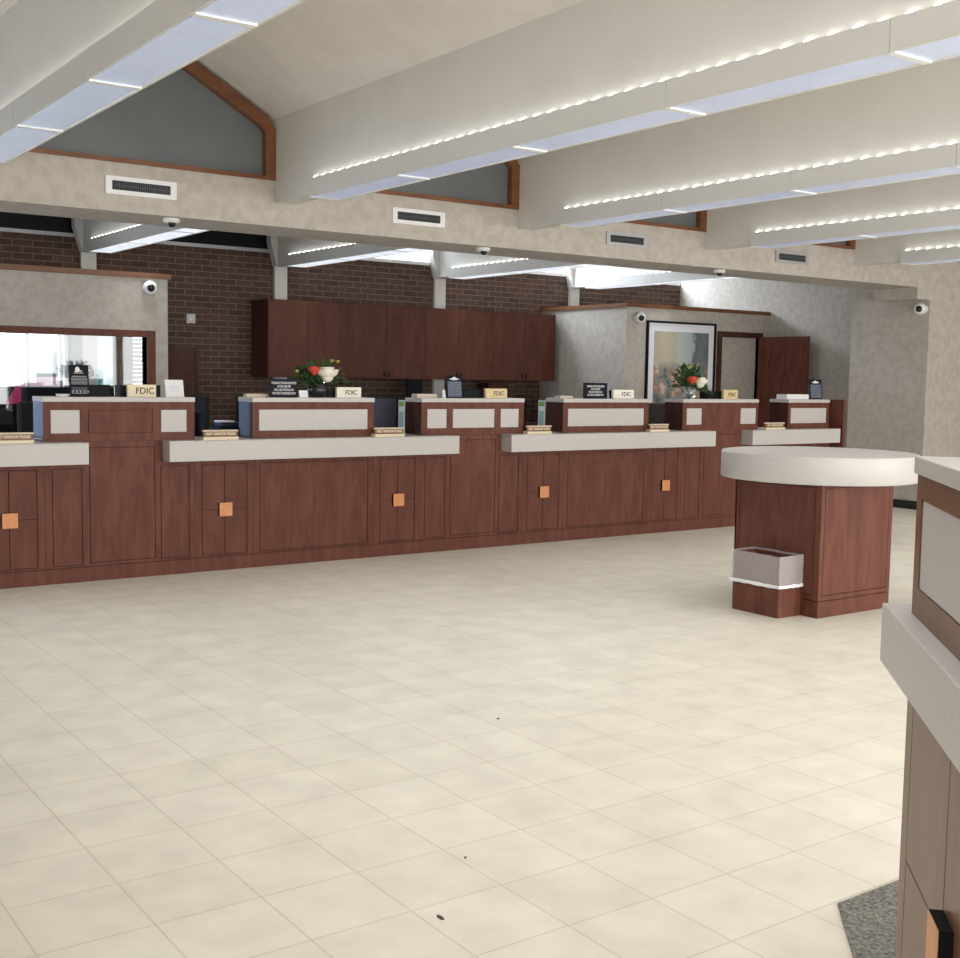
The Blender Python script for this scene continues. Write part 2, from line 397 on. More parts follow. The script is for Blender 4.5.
# other shell walls
bm = bmesh.new(); box(bm, XL-.15, XL, YN, YB, 0, 3.5); struct('wall_left', bm, WALLP)
bm = bmesh.new(); box(bm, XR, XR+.15, YN, YB, 0, 3.5); struct('wall_right', bm, WALLP)
bm = bmesh.new()
box(bm, XL, XR, YN-.15, YN, 0, .35); box(bm, XL, XR, YN-.15, YN, 2.65, 4.1)
for k in range(9):
    x = XL+(XR-XL)*k/8; box(bm, max(XL, x-.08), min(XR, x+.08), YN-.15, YN, .35, 2.65)
struct('wall_front', bm, WALLP, 'window wall of the lobby')

# office partition on the left (opening with wood frame, wood cap)
YP = 11.75; PX1 = 4.41
OX0, OX1, OZ0, OZ1 = -.6, 4.19, .65, 1.845
bm = bmesh.new()
box(bm, XL, OX0, YP, YP+.12, 0, 2.43); box(bm, OX1, PX1, YP, YP+.12, 0, 2.43)
box(bm, OX0, OX1, YP, YP+.12, OZ1, 2.43); box(bm, OX0, OX1, YP, YP+.12, 0, OZ0)
struct('wall_office', bm, WALLP, 'wallpapered office partition with a wide opening')
bm = bmesh.new(); box(bm, XL, PX1+.03, YP-.03, YP+.15, 2.43, 2.485); struct('trim_40', bm, WOOD_TRIM, 'wood cap on the office partition')
bm = bmesh.new()
ring_xz(bm, [(OX0-.07, OZ0-.07), (OX1+.085, OZ0-.07), (OX1+.085, OZ1+.065), (OX0-.07, OZ1+.065)], [(OX0, OZ0), (OX1, OZ0), (OX1, OZ1), (OX0, OZ1)], YP-.02, YP+.14)
fr = struct('window_40', bm, WOOD, 'wood framed opening into the drive-up room')
bm = bmesh.new(); box(bm, OX0, OX1, YP+.055, YP+.061, OZ0, OZ1); obj('pane', bm, CLEAR, fr)

# alcove partition on the right: corner at (10.5, 11.56), with doorway
YA = 11.56; XA = 10.5; D0, D1, DZ = 12.27, 13.03, 2.11
bm = bmesh.new()
box(bm, XA, XA+.12, YA, YB, 0, 2.44)
box(bm, XA+.12, D0, YA, YA+.12, 0, 2.44); box(bm, D1, 13.23, YA, YA+.12, 0, 2.44); box(bm, D0, D1, YA, YA+.12, DZ, 2.44)
struct('wall_alcove', bm, WALLP, 'wallpapered alcove partition with a picture and doorway')
bm = bmesh.new(); poly_xy(bm, [(XA-.03, YA-.03), (13.23, YA-.03), (13.23, YA+.15), (XA+.15, YA+.15), (XA+.15, YB), (XA-.03, YB)], 2.44, 2.49)
struct('trim_41', bm, WOOD_TRIM, 'wood cap on the alcove partition')
bm = bmesh.new()
ring_xz(bm, [(D0-.085, 0), (D1+.07, 0), (D1+.07, DZ+.075), (D0-.085, DZ+.075)], [(D0, .001), (D1, .001), (D1, DZ), (D0, DZ)], YA-.02, YA+.14)
struct('trim_42', bm, WOOD_DARK, 'dark wood door frame')
bm = bmesh.new(); box(bm, D0+.001, D1-.001, YA+.05, YA+.10, 0, DZ); struct('wall_passage', bm, WALLP, 'wall seen through the doorway')
# open door leaf, swung towards the counter
bm = bmesh.new(); box(bm, 13.0, 13.04, YA-.90, YA-.025, .01, 2.125)
d = struct('door_1', bm, WOOD, 'open wooden door')
bm = bmesh.new(); tube(bm, (13.0, YA-.83, 1.0), (12.95, YA-.83, 1.0), .012); lathe(bm, [(0, 0), (.028, .005), (.028, .04), (0, .045)], seg=16, M=Matrix.Translation((12.95, YA-.83, 1.0)) @ Matrix.Rotation(-PI/2, 4, 'Y'))
obj('door_handle', bm, METALG, d)
# dark door in the brick wall right of the office partition
bm = bmesh.new(); box(bm, 4.83, 5.33, YB-.04, YB, 0, 1.75); d = struct('door_2', bm, WOOD_DARK, 'dark brown door leaf in the brick wall')
bm = bmesh.new(); box(bm, 4.80, 4.83, YB-.05, YB, 0, 1.78); box(bm, 5.33, 5.365, YB-.05, YB, 0, 1.78); box(bm, 4.83, 5.33, YB-.05, YB, 1.75, 1.78); obj('door_frame', bm, WOOD_DARK, d)

def area(name, loc, rot, sx, sy, energy, col, spread=PI):
    l = bpy.data.lights.new(name, 'AREA'); l.shape = 'RECTANGLE'; l.size = sx; l.size_y = sy; l.energy = energy; l.color = col; l.spread = spread
    o = bpy.data.objects.new(name, l); C.objects.link(o); o.location = loc; o.rotation_euler = rot
    return o

# ------------------------------------------------------------------ linear lights under the beams
def linear_light(X, ys, label, group, lens=None):
    """ys = list of (start, end) of the 4ft modules (nearest the counter first)"""
    y0 = min(a for a, b in ys); y1 = max(b for a, b in ys)
    t = thing('linear_light', label, 'ceiling light', (X, y1, 2.77), 0, group)
    z0, z1 = 0, .128
    def part(name, m, boxes):
        bm = bmesh.new()
        for d in boxes: box(bm, *d)
        return obj(name, bm, m, t)
    for s in (-1, 1):
        xa, xb = sorted((s*.118, s*.130))
        part('side_panel', HOUSING, [(xa, xb, a-y1+.003, b-y1-.001, z0, z1) for a, b in ys])
    part('end_cap', HOUSING, [(-.118, -.078, -.012, 0, z0+.012, z1), (.078, .118, -.012, 0, z0+.012, z1), (-.118, .118, -.012, 0, z0+.0, z0+.025)])
    for a, b in ys:
        bm = bmesh.new(); box(bm, -.108, .108, a-y1+.02, b-y1-.02, .003, .009); obj('lens_panel', bm, lens or LENS, t)
        bm = bmesh.new(); box(bm, -.118, .118, a-y1-.018, a-y1+.018, -.004, .012); obj('crossbar', bm, BAR, t)
        for s in (-1, 1):
            bm = bmesh.new(); nn = 10
            for k in range(nn):
                yy = a-y1+(b-a)*(k+.5)/nn
                lathe(bm, [(0, .012), (.008, .009), (.011, 0), (0, -.004)], seg=8, M=Matrix.Translation((s*.101, yy, z1+.004)) @ Matrix.Diagonal((1.0, 1.9, 1.1, 1)))
            box(bm, s*.101-.003, s*.101+.003, a-y1+.01, b-y1-.01, z1-.06, z1-.05)
            obj('uplight_strip', bm, LED, t)
    # the tubes behind the prismatic lens throw their light mostly downwards
    l = area('tube_light', (0, (y0-y1)/2, -.006), (0, 0, 0), .2, y1-y0-.1, (3.2 if lens is None else 2.6)*len(ys), (.97, .98, 1), math.radians(105)); l.parent = t
    for q in (-1, 1):
        l = area('uplight', (q*.101, (y0-y1)/2, z1-.02), (PI, 0, 0), .02, y1-y0-.1, .11*len(ys), (.86, .92, 1)); l.parent = t
    return t
M4 = 1.22
names_front = {0: 'nearest long linear light, crossing the top left corner of the photo', 1: 'second long linear light from the left, under the beam right of the largest gable window',
               2: 'third long linear light from the left, in front of the middle of the counter', 3: 'fourth long linear light, ending near the third wall vent',
               4: 'short visible end of the farthest lobby linear light, above the right jamb'}
names_back = {1: 'linear light behind the header, above the left pilaster by the office partition', 2: 'linear light behind the header, above the upper cabinets left end pilaster',
              3: 'sunlit linear light behind the header, above the middle of the upper cabinets', 4: 'sunlit linear light behind the header, over the right end of the brick wall', 0: ''}
for k in range(5):
    X = BEAMS[2+k]; e = 7.80
    linear_light(X, [(e-M4*(i+1), e-M4*i) for i in range(8)], names_front[k], 'linear lights under the lobby beams')
    if k:
        e = 12.93
        linear_light(X, [(e-M4*(i+1), e-M4*i) for i in range(3)], names_back[k], 'linear lights behind the header wall', LENS_BACK)

# ------------------------------------------------------------------ vents, cameras, switch
vd = ['first wall vent from the left, below the largest gable window', 'second wall vent from the left, below the second gable window', 'third wall vent from the left, smaller and greyer, over the alcove', 'rightmost wall vent, near the end of the header wall']
for (x0, x1), lb in zip(((2.716, 3.232), (5.059, 5.569), (7.37, 7.88), (9.705, 10.216)), vd):
    t = thing('wall_vent', lb, 'vent', ((x0+x1)/2, YF, 2.743), 0, 'wall vents on the header'); w = (x1-x0)/2
    bm = bmesh.new(); ring_xz(bm, [(-w, 0), (w, 0), (w, .125), (-w, .125)], [(-w+.045, .03), (w-.045, .03), (w-.045, .095), (-w+.045, .095)], -.015, 0); obj('frame', bm, METALG if x0 > 7 else CAMW, t)
    bx('backing', SLOT, (-w+.045, w-.045, -.004, 0, .03, .095), t)
    bm = bmesh.new(); nn = 26
    for i in range(nn):
        x = -w+.05+(2*w-.1)*i/(nn-1); box(bm, x-.002, x+.002, -.013, -.004, .03, .095)
    box(bm, -w+.045, w-.045, -.012, -.006, .06, .064)
    obj('grille', bm, VENTG, t)

def wall_camera(loc, rz, label, wz=0):
    t = thing('security_camera', label, 'security camera', loc, wz, 'ball security cameras on the walls')
    bm = bmesh.new(); lathe(bm, [(0, 0), (.05, 0), (.052, .02), (.03, .03), (0, .03)], seg=24, M=Matrix.Rotation(PI/2, 4, 'X')); obj('mount', bm, CAMW, t, smooth=False)
    d = Vector((math.sin(rz-wz), -math.cos(rz-wz), 0))
    bm = bmesh.new(); bmesh.ops.create_uvsphere(bm, u_segments=28, v_segments=16, radius=.07, matrix=Matrix.Translation((0, -.09, 0))); obj('ball', bm, CAMW, t, smooth=True)
    bm = bmesh.new(); bmesh.ops.create_uvsphere(bm, u_segments=24, v_segments=12, radius=.043, matrix=Matrix.Translation(Vector((0, -.09, -.004))+d*.038)); obj('lens', bm, LENSBLK, t, smooth=True)
wall_camera((4.20, YP, 2.335), -.25, 'white ball camera with black lens on the office partition, upper right')
wall_camera((10.66, YA, 2.30), -.55, 'white ball camera with black lens left of the framed picture')
wall_camera((12.44, 8.50, 2.385), -1.15, 'white ball camera with black lens on the right jamb', -PI/2)
for x, y, lb in ((3.245, 8.56, 'small white dome camera under the header near the first vent'), (6.07, 8.56, 'small white dome camera under the header between second and third vents'), (9.02, 8.56, 'small white dome camera under the header between third and last vents')):
    t = thing('dome_camera', lb, 'security camera', (x, y, 2.625), 0, 'dome cameras under the header')
    bm = bmesh.new(); lathe(bm, [(0, 0), (.06, 0), (.062, -.018), (.05, -.03), (0, -.03)], seg=28); obj('base', bm, CAMW, t)
    bm = bmesh.new(); bmesh.ops.create_uvsphere(bm, u_segments=20, v_segments=12, radius=.028, matrix=Matrix.Translation((0, -.008, -.035))); obj('lens', bm, LENSBLK, t, smooth=True)
t = thing('wall_plate', 'small grey wall box on the brick above the dark door', 'wall plate', (5.285, YB, 2.07))
bx('cover', SWITCH, (-.055, .055, -.03, 0, 0, .11), t, bevel=.004); bx('button', METALG, (-.015, .015, -.034, -.03, .04, .07), t)

# ------------------------------------------------------------------ counter
G = .0028   # half width of the grooves
def frame_plates(bm, x0, x1, z0, z1, panels):
    """cover plates of a counter front: kick, stiles and rails round the listed panels (front at y=0, 12 mm thick)"""
    g = G
    box(bm, x0+.001, x1-.001, 0, .012, 0, .105)
    lo = min(p[2] for p in panels)-g
    box(bm, x0+.001, x1-.001, 0, .012, .105+2*g, lo)
    px = x0+.001
    for a, b, c, d in panels:
        box(bm, px, a-g, 0, .012, lo, z1)
        box(bm, a-g, b+g, 0, .012, d+g, z1)
        px = b+g
    box(bm, px, x1-.001, 0, .012, lo, z1)

def panel_plate(parent, a, b, c, d, name='panel'):
    bm = bmesh.new(); box(bm, a+G, b-G, 0, .012, c+G, d-G); return obj(name, bm, WOOD, parent)

def knob(parent, x, z):
    k = bx('knob', BLACK, (x-.052, x+.052, -.022, 0, z-.052, z+.052), parent)
    f = bx('copper_face', COPPER, (x-.0515, x+.0515, -.0245, -.022, z-.0515, z+.0515), k); f['label'] = 'copper square face'
    return k

def door_panel(parent, a, b, c, d, kz=.468, kx=None):
    """four leaves divided by a cross groove with a square knob over its middle"""
    xm = (a+b)/2 if kx is None else kx; zm = kz
    bm = bmesh.new()
    for xa, xb in ((a+G, xm-G), (xm+G, b-G)):
        for za, zb in ((c+G, zm-G), (zm+G, d-G)): box(bm, xa, xb, 0, .012, za, zb)
    dr = obj('door', bm, WOOD, parent); knob(dr, xm, zm)

def counter_unit(x0, x1, label, kind, panels):
    t = thing('counter_unit', label, 'counter', ((x0+x1)/2, Y0, 0), 0, 'panelled units of the teller counter'); xo = (x0+x1)/2
    P = [(a-xo, b-xo, c, d) for a, b, c, d in panels]; a0, a1 = x0-xo, x1-xo
    bm = bmesh.new()
    if kind == 'pilaster':
        pl, pr = 2.540+(x0-2.267)-xo, min(3.113+(x0-2.267)-xo, a1)
        box(bm, a0, a1, .012, .30, 0, .847); box(bm, pl+.002, pr-.002, .012, .28, .847, 1.0)
        obj('carcass', bm, GAP, t)
        bm = bmesh.new(); g = G
        box(bm, a0+.001, a1-.001, 0, .012, 0, .105)
        box(bm, a0+.001, a1-.001, 0, .012, .105+2*g, .125-g)
        (n0, n1, _, _), (w0, w1, _, _), (m0, m1, _, _) = P
        zt = .847
        box(bm, a0+.001, n0-g, 0, .012, .125-g, zt); box(bm, n1+g, w0-g, 0, .012, .125-g, zt)
        box(bm, w1+g, m0-g, 0, .012, .125-g, zt); box(bm, m1+g, a1-.001, 0, .012, .125-g, zt)
        box(bm, n0-g, n1+g, 0, .012, .81+g, zt); box(bm, m0-g, m1+g, 0, .012, .81+g, zt)
        box(bm, w0-g, w1+g, 0, .012, .125-g, .135-g)
        box(bm, pl, w0-g, 0, .012, zt, 1.0); box(bm, w1+g, pr, 0, .012, zt, 1.0); box(bm, w0-g, w1+g, 0, .012, .955+g, 1.0)
        obj('face_frame', bm, WOOD, t)
        panel_plate(t, n0, n1, .125, .81); panel_plate(t, w0, w1, .135, .955); panel_plate(t, m0, m1, .125, .81)
    else:
        box(bm, a0, a1, .012, .30, 0, .847); obj('carcass', bm, GAP, t)
        bm = bmesh.new(); frame_plates(bm, a0, a1, 0, .847, P); obj('face_frame', bm, WOOD, t)
        for a, b, c, d in P:
            if kind == 'door': door_panel(t, a, b, c, d)
            else: panel_plate(t, a, b, c, d)
    return t
PZ = (.125, .81)
counter_unit(.755, 1.79, 'wide plain counter panel at the far left edge', 'wide', [(.81, 1.735)+PZ])
counter_unit(1.79, 2.267, 'counter door with orange square knob at the left edge of the photo', 'door', [(1.845, 2.216)+PZ])
for k, lb in ((0, 'counter unit with tall middle panel under the leftmost counter box'), (1, 'counter unit with tall middle panel under the box with three pale inlays'), (2, 'counter unit with tall middle panel left of the round table')):
    o = k*3.08; x0 = 2.267+o
    counter_unit(x0, x0+1.093, lb, 'pilaster', [(x0+.054, x0+.258, .125, .81), (x0+.314, x0+.787, .135, .955), (x0+.833, x0+1.048, .125, .81)])
for x0, x1, a, b, lb in ((3.36, 3.83, 3.417, 3.78, 'counter door with second orange knob from the left'), (4.90, 5.347, 4.963, 5.30, 'counter door with third orange knob from the left'),
                         (6.44, 6.91, 6.498, 6.862, 'counter door with fourth orange knob from the left'), (7.975, 8.427, 8.03, 8.375, 'counter door with fifth orange knob, nearest the round table'),
                         (9.52, 9.99, 9.575, 9.935, 'counter door hidden behind the round table')):
    counter_unit(x0, x1, lb, 'door', [(a, b)+PZ])
for x0, x1, lb in ((3.83, 4.90, 'wide plain counter panel under the left flower arrangement'), (6.91, 7.975, 'wide plain counter panel between fourth and fifth orange knobs'), (9.99, 10.70, 'plain counter panel at the right end behind the round table')):
    counter_unit(x0, x1, lb, 'wide', [(x0+.058, x1-.055)+PZ])
t = thing('end_panel', 'tall wooden panel closing the right end of the counter', 'panel', (10.72, Y0, 0))
bx('board', WOOD, (0, .04, -.15, .55, 0, 1.315), t)

# transaction ledges
for x0, x1, lb in ((.70, 2.536, 'pale counter ledge at the left edge of the photo'), (3.117, 5.658, 'long pale counter ledge under the left flower arrangement'), (6.21, 8.76, 'long pale counter ledge in the middle, left of the round table'), (9.30, 10.70, 'short pale counter ledge behind the round table')):
    t = thing('transaction_ledge', lb, 'counter ledge', (x0, Y0, .848), 0, 'pale ledges of the teller counter')
    bx('apron', LAM, (0, x1-x0, -.137, -.117, 0, .145), t, bevel=.002)
    bm = bmesh.new(); box(bm, 0, x1-x0, -.1165, .40, .0, .1445); obj('core', bm, LAM, t)
    bx('top', LAM, (0, x1-x0, -.137, .40, .145, .152), t, bevel=.002)

# counter boxes on top
rl = ['leftmost counter box, two square inlays with a wood panel between them', 'counter box with one long pale inlay under the left flower arrangement', 'counter box with three pale inlays, in front of the upper cabinets',
      'counter box with one long pale inlay, in front of the plain grey alcove wall', 'counter box with two small square inlays, under the flowers by the picture', 'shortest counter box, at the right end by the jamb']
RIS = [(2.267, 3.36), (3.827, 4.898), (5.362, 6.442), (6.899, 7.963), (8.427, 9.519), (9.995, 10.667)]
INL = [[(2.315, 2.519), (3.104, 3.303)], [(3.88, 4.843)], [(5.419, 5.619), (5.679, 6.123), (6.188, 6.39)], [(6.955, 7.905)], [(8.48, 8.695), (9.258, 9.49)], [(10.034, 10.625)]]
WPN = {0: (2.574, 3.04), 4: (8.75, 9.20)}
RTOP = 1.3145
for i, ((x0, x1), lb) in enumerate(zip(RIS, rl)):
    t = thing('counter_box', lb, 'counter box', (x0, Y0, 1.0), 0, 'boxes on the teller counter'); w = x1-x0
    bx('carcass', WOOD_GLOSS, (0, w, .0135, .256, .001, .28), t)
    holes = sorted(INL[i]+([WPN[i]] if i == 0 else [])); bm = bmesh.new(); px = 0
    box(bm, 0, w, 0, .012, .001, .057); box(bm, 0, w, 0, .012, .225, .28)
    for a, b in holes: box(bm, px, a-x0, 0, .012, .057, .225); px = b-x0
    box(bm, px, w, 0, .012, .057, .225); box(bm, 0, w, .0118, .0135, .001, .28); obj('front_frame', bm, WOOD, t)
    for a, b in INL[i]: bx('inlay', LAM, (a-x0+.003, b-x0-.003, .003, .0118, .060, .222), t)
    if i == 0: a, b = WPN[0]; bx('wood_panel', WOOD, (a-x0+.006, b-x0-.006, .001, .0118, .063, .219), t)
    bx('top_slab', LAM, (-.004, w+.004, -.006, .262, .28, .3145), t, bevel=.003)
# inner worktop behind the counter
t = thing('teller_worktop', 'low dark worktop along the staff side of the counter', 'worktop', (5.3, Y0+.52, 0))
bx('top', WOOD_DARK, (-4.6, 5.4, 0, .65, .72, .76), t)
for x in (-4.5, -1.5, 1.5, 5.3): bx('support', WOOD_DARK, (x-.02, x+.02, .02, .62, 0, .72), t)

# ------------------------------------------------------------------ items on the counter
def fdic(x, y, m, label, w=.215, h=.088, tx=.045, ts=.62):
    t = thing('deposit_sign', label, 'sign', (x, y, RTOP), 0, 'deposit insurance signs on the counter boxes')
    bx('block', m, (-w/2, w/2, 0, .03, 0, h), t, bevel=.002)
    text('lettering', 'FDIC', h*ts, DARKTXT, t, (tx, -.0008, h*.48), bold=.0007)
fdic(2.985, Y0+.06, CREAM, 'cream FDIC block sign on the leftmost counter box', w=.212, h=.090, tx=.022, ts=.72)
fdic(4.70, Y0+.06, mat('pale_ivory_block', (.82, .78, .66), .5), 'ivory FDIC block sign right of the left flower arrangement', w=.225, h=.085, tx=.02)
fdic(6.18, Y0+.06, GOLD, 'gold FDIC plate on the box with three inlays', w=.235, h=.085, tx=.025)
fdic(7.69, Y0+.06, mat('ivory_white_block', (.85, .82, .72), .5), 'ivory FDIC block sign right of the text sign by the alcove wall', w=.262, h=.086, tx=.03)
fdic(9.165, Y0+.06, GOLD, 'gold FDIC plate on the box with two small square inlays', w=.21, h=.095, tx=.02, ts=.55)

def tray(x, y, w, h, d, label):
    t = thing('document_tray', label, 'tray', (x, y, RTOP), 0, 'black trays on the counter boxes')
    bm = bmesh.new(); box(bm, -w/2, w/2, 0, d, 0, .006); box(bm, -w/2, w/2, 0, .006, .006, h); box(bm, -w/2, -w/2+.005, .006, d, .006, h); box(bm, w/2-.005, w/2, .006, d, .006, h)
    obj('shell', bm, BLACK, t)
    bx('slot_plate', BLACK, (-w/2+.006, w/2-.006, .02, .026, .006, h), t)
tray(2.70, Y0+.135, .16, .085, .10, 'black tray behind the black emblem sign, leftmost counter box')
tray(2.995, Y0+.12, .30, .085, .12, 'black tray behind the cream FDIC sign')
tray(4.66, Y0+.125, .14, .055, .12, 'black tray between the left flower vase and the ivory sign')
tray(5.97, Y0+.12, .20, .07, .12, 'black tray left of the gold plate on the three inlay box')
tray(7.60, Y0+.12, .13, .078, .12, 'small black tray right of the text sign by the alcove wall')
tray(9.02, Y0+.14, .22, .08, .11, 'black tray left of the gold plate by the picture')

def text_sign(x, y, label, lines, w, h):
    t = thing('text_sign', label, 'sign', (x, y, RTOP), 0, 'black message signs on the counter boxes')
    bx('holder', METALG, (-w/2-.006, w/2+.006, .018, .05, 0, .006), t)
    bx('face', NAVY, (-w/2, w/2, .012, .018, .0, h), t)
    text('lettering', lines, .0255, WHITE, t, (0, .0112, h*.50), sx=.70, bold=.0002)
LINES = 'TRANSACTIONS RECEIVED\nAFTER 4:00 PM\nWILL BE POSTED ON\nTHE NEXT BUSINESS DAY'
text_sign(4.12, Y0+.05, 'black text sign left of the left flower arrangement', LINES, w=.238, h=.145)
text_sign(7.333, Y0+.05, 'black text sign in front of the plain grey alcove wall', LINES, w=.295, h=.148)

def emblem_sign(x, y, w, h, label, kind):
    t = thing('emblem_sign', label, 'sign', (x, y, RTOP), 0, 'upright emblem signs on the counter boxes')
    M = Matrix.Rotation(-.12, 4, 'X')
    bm = bmesh.new(); box(bm, -w/2, w/2, 0, .006, 0, h, M); box(bm, -w/2, w/2, .0, .08, 0, .005); obj('board', bm, NAVY, t)
    if kind == 'text':
        bm = bmesh.new()   # small white crest of a head over a scroll
        lathe(bm, [(0, 0), (.016, 0), (.016, .002), (0, .002)], seg=14, M=M @ Matrix.Translation((-.01, -.0005, h*.86)) @ Matrix.Rotation(PI/2, 4, 'X') @ Matrix.Diagonal((1, 1.2, 1, 1)))
        box(bm, -.03, .0, -.002, 0, h*.78, h*.80, M); box(bm, -.004, .022, -.002, 0, h*.795, h*.825, M); box(bm, -.035, .03, -.002, 0, h*.74, h*.755, M)
        obj('emblem', bm, WHITE, t)
        bm = bmesh.new()
        box(bm, -w*.38, w*.38, -.002, 0, h*.625, h*.655, M)
        for z in (.575, .53, .485, .44, .395): box(bm, -w*.42, w*.42, -.002, 0, h*z, h*(z+.022), M)
        box(bm, -w*.40, w*.40, -.002, 0, h*.27, h*.285, M)
        for z in (.10, .20): box(bm, -w*.40, w*.40, -.002, 0, h*z, h*(z+.02), M)
        for z in (-.40, -.2, .0, .2, .38): box(bm, w*z, w*(z+.1), -.002, 0, h*.13, h*.19, M)
        obj('lettering', bm, GREYP, t)
    else:
        bx_ = bmesh.new(); box(bx_, -w*.43, w*.43, -.001, 0, h*.06, h*.74, M); obj('notice', bx_, NAVYP, t)
        bm = bmesh.new(); v = [bm.verts.new(M @ Vector(p)) for p in ((-w*.33, -.002, h*.84), (-w*.1, -.002, h*.90), (0, -.002, h*.95), (w*.1, -.002, h*.90), (w*.33, -.002, h*.84), (w*.1, -.002, h*.80), (-w*.1, -.002, h*.80))]
        f = bm.faces.new(v); r = bmesh.ops.extrude_face_region(bm, geom=[f]); bmesh.ops.translate(bm, vec=(0, .0015, 0), verts=[q for q in r['geom'] if isinstance(q, bmesh.types.BMVert)])
        obj('emblem', bm, WHITE, t)
    return t
e1 = emblem_sign(2.535, Y0+.05, .135, .225, 'black sign with white emblem and lines of text, on the leftmost counter box', 'text')
emblem_sign(5.76, Y0+.09, .165, .195, 'dark blue sign with white diamond emblem, on the three inlay box', 'panel')
emblem_sign(10.555, Y0+.09, .205, .22, 'slate blue sign with pale emblem, on the shortest counter box', 'panel')

def slab_item(name, x, y, z, w, d, h, m, label, cat, rz=0, top=None):
    t = thing(name, label, cat, (x, y, z), rz)
    bx('sheet_stack', m, (-w/2, w/2, 0, d, 0, h), t)
    if top: bx('cover', top, (-w/2+.004, w/2-.004, .004, d-.004, h, h+.004), t)
    return t
slab_item('paper_slips', 2.46, Y0+.08, RTOP, .10, .12, .018, PAPER, 'few white paper slips left of the black emblem sign', 'paper')
slab_item('wooden_nameplate', 3.93, Y0+.13, RTOP, .19, .06, .022, TAN, 'flat tan plate lying at the left end of the flower box', 'plate', top=GOLD)
slab_item('card_stack', 5.49, Y0+.12, RTOP, .20, .09, .028, TAN, 'low tan card stack at the left end of the three inlay box', 'cards', top=PAPER)
slab_item('card_stack', 7.05, Y0+.14, RTOP, .15, .09, .018, TAN, 'low pale card stack left of the text sign by the alcove', 'cards', top=PAPER)
slab_item('booklet_stack', 10.21, Y0+.06, RTOP, .36, .14, .05, PAPER, 'stack of white booklets on the shortest counter box', 'booklets', top=TAN)
def tent_card(x, y, w, h, m, label):
    t = thing('tent_card', label, 'card', (x, y, RTOP), 0)
    bm = bmesh.new(); M = Matrix.Rotation(-.2, 4, 'X'); box(bm, -w/2, w/2, 0, .003, 0, h, M); box(bm, -w/2, w/2, 0, .05, 0, .003); obj('card', bm, m, t)
    bm = bmesh.new()
    for z in (.35, .5, .62): box(bm, -w*.3, w*.3, -.001, 0, h*z, h*(z+.04), M)
    obj('print', bm, GREYP if m is not PAPER else mat('faint_print', (.62, .63, .68), .6), t)
tent_card(3.235, Y0+.06, .14, .13, PAPER, 'square white card standing right of the cream FDIC sign')
tent_card(4.29, Y0+.055, .075, .058, PAPER, 'small white card right of the black text sign, by the flowers')
tent_card(5.655, Y0+.10, .03, .07, PAPER, 'tiny white card beside the dark blue diamond sign')
tent_card(7.50, Y0+.10, .09, .16, mat('clear_grey_card', (.34, .34, .40), .3), 'pale translucent card behind the text sign by the alcove')

# next window plates
def plate(x, label, w=.28, y=Y0-.09):
    t = thing('counter_plate', label, 'nameplate', (x, y, 1.0), 0, 'engraved plates on the counter ledges')
    bx('base', CREAM, (-w/2, w/2, 0, .07, 0, .022), t, bevel=.002)
    bx('plate', BRASS, (-w/2+.005, w/2-.005, .012, .03, .022, .062), t)
    bx('rail', TAN, (-w/2, w/2, .01, .034, .062, .074), t)
    text('lettering', 'NEXT WINDOW PLEASE', .027, CREAM, t, (0, .0112, .044), sx=.80, bold=.0005)
plate(2.04, 'engraved plate on the left edge ledge')
plate(3.534, 'engraved plate right of the leftmost counter box')
plate(5.0, 'engraved plate left of the box with three pale inlays')
plate(6.56, 'engraved plate right of the box with three pale inlays')
plate(8.035, 'engraved plate left of the box with two small square inlays', w=.25)
plate(9.70, 'engraved plate left of the shortest counter box', w=.30)

# flower arrangements
def leaf(bm, p, d, L, w):
    d = Vector(d).normalized(); s = d.cross(Vector((random.uniform(-.4, .4), random.uniform(-.4, .4), 1))).normalized()*w
    up = s.cross(d).normalized()*L*.12; p = Vector(p)
    a = bm.verts.new(p); b = bm.verts.new(p+d*L*.45+s+up); c = bm.verts.new(p+d*L*.45-s+up); e = bm.verts.new(p+d*L - up*.8); m = bm.verts.new(p+d*L*.5+up*1.5)
    bm.faces.new((a, b, m)); bm.faces.new((a, m, c)); bm.faces.new((b, e, m)); bm.faces.new((m, e, c))
def rose(parent, c, r, m, name='flower'):
    bm = bmesh.new(); c = Vector(c)
    for ring, (n, tilt, rr) in enumerate(((5, .12, .8), (6, .38, .95), (7, .75, 1.0))):
        for k in range(n):
            a = 2*PI*k/n+ring*.4
            out = Vector((math.cos(a), math.sin(a), 0)); side = Vector((-out.y, out.x, 0))
            tip = out*math.sin(tilt)+Vector((0, 0, math.cos(tilt)))
            P = [c+out*r*.1, c+tip*r*rr*.55+side*r*.42+out*r*.15, c+tip*r*rr+side*r*.25+out*r*.05, c+tip*r*rr-side*r*.25+out*r*.05, c+tip*r*rr*.55-side*r*.42+out*r*.15]
            mid = bm.verts.new(c+tip*r*rr*.6+out*r*.28); vs = [bm.verts.new(p) for p in P]
            for i in range(5): bm.faces.new((vs[i], vs[(i+1) % 5], mid))
    bmesh.ops.create_uvsphere(bm, u_segments=12, v_segments=8, radius=r*.42, matrix=Matrix.Translation(c+Vector((0, 0, r*.3))))
    return obj(name, bm, m, parent, smooth=True)
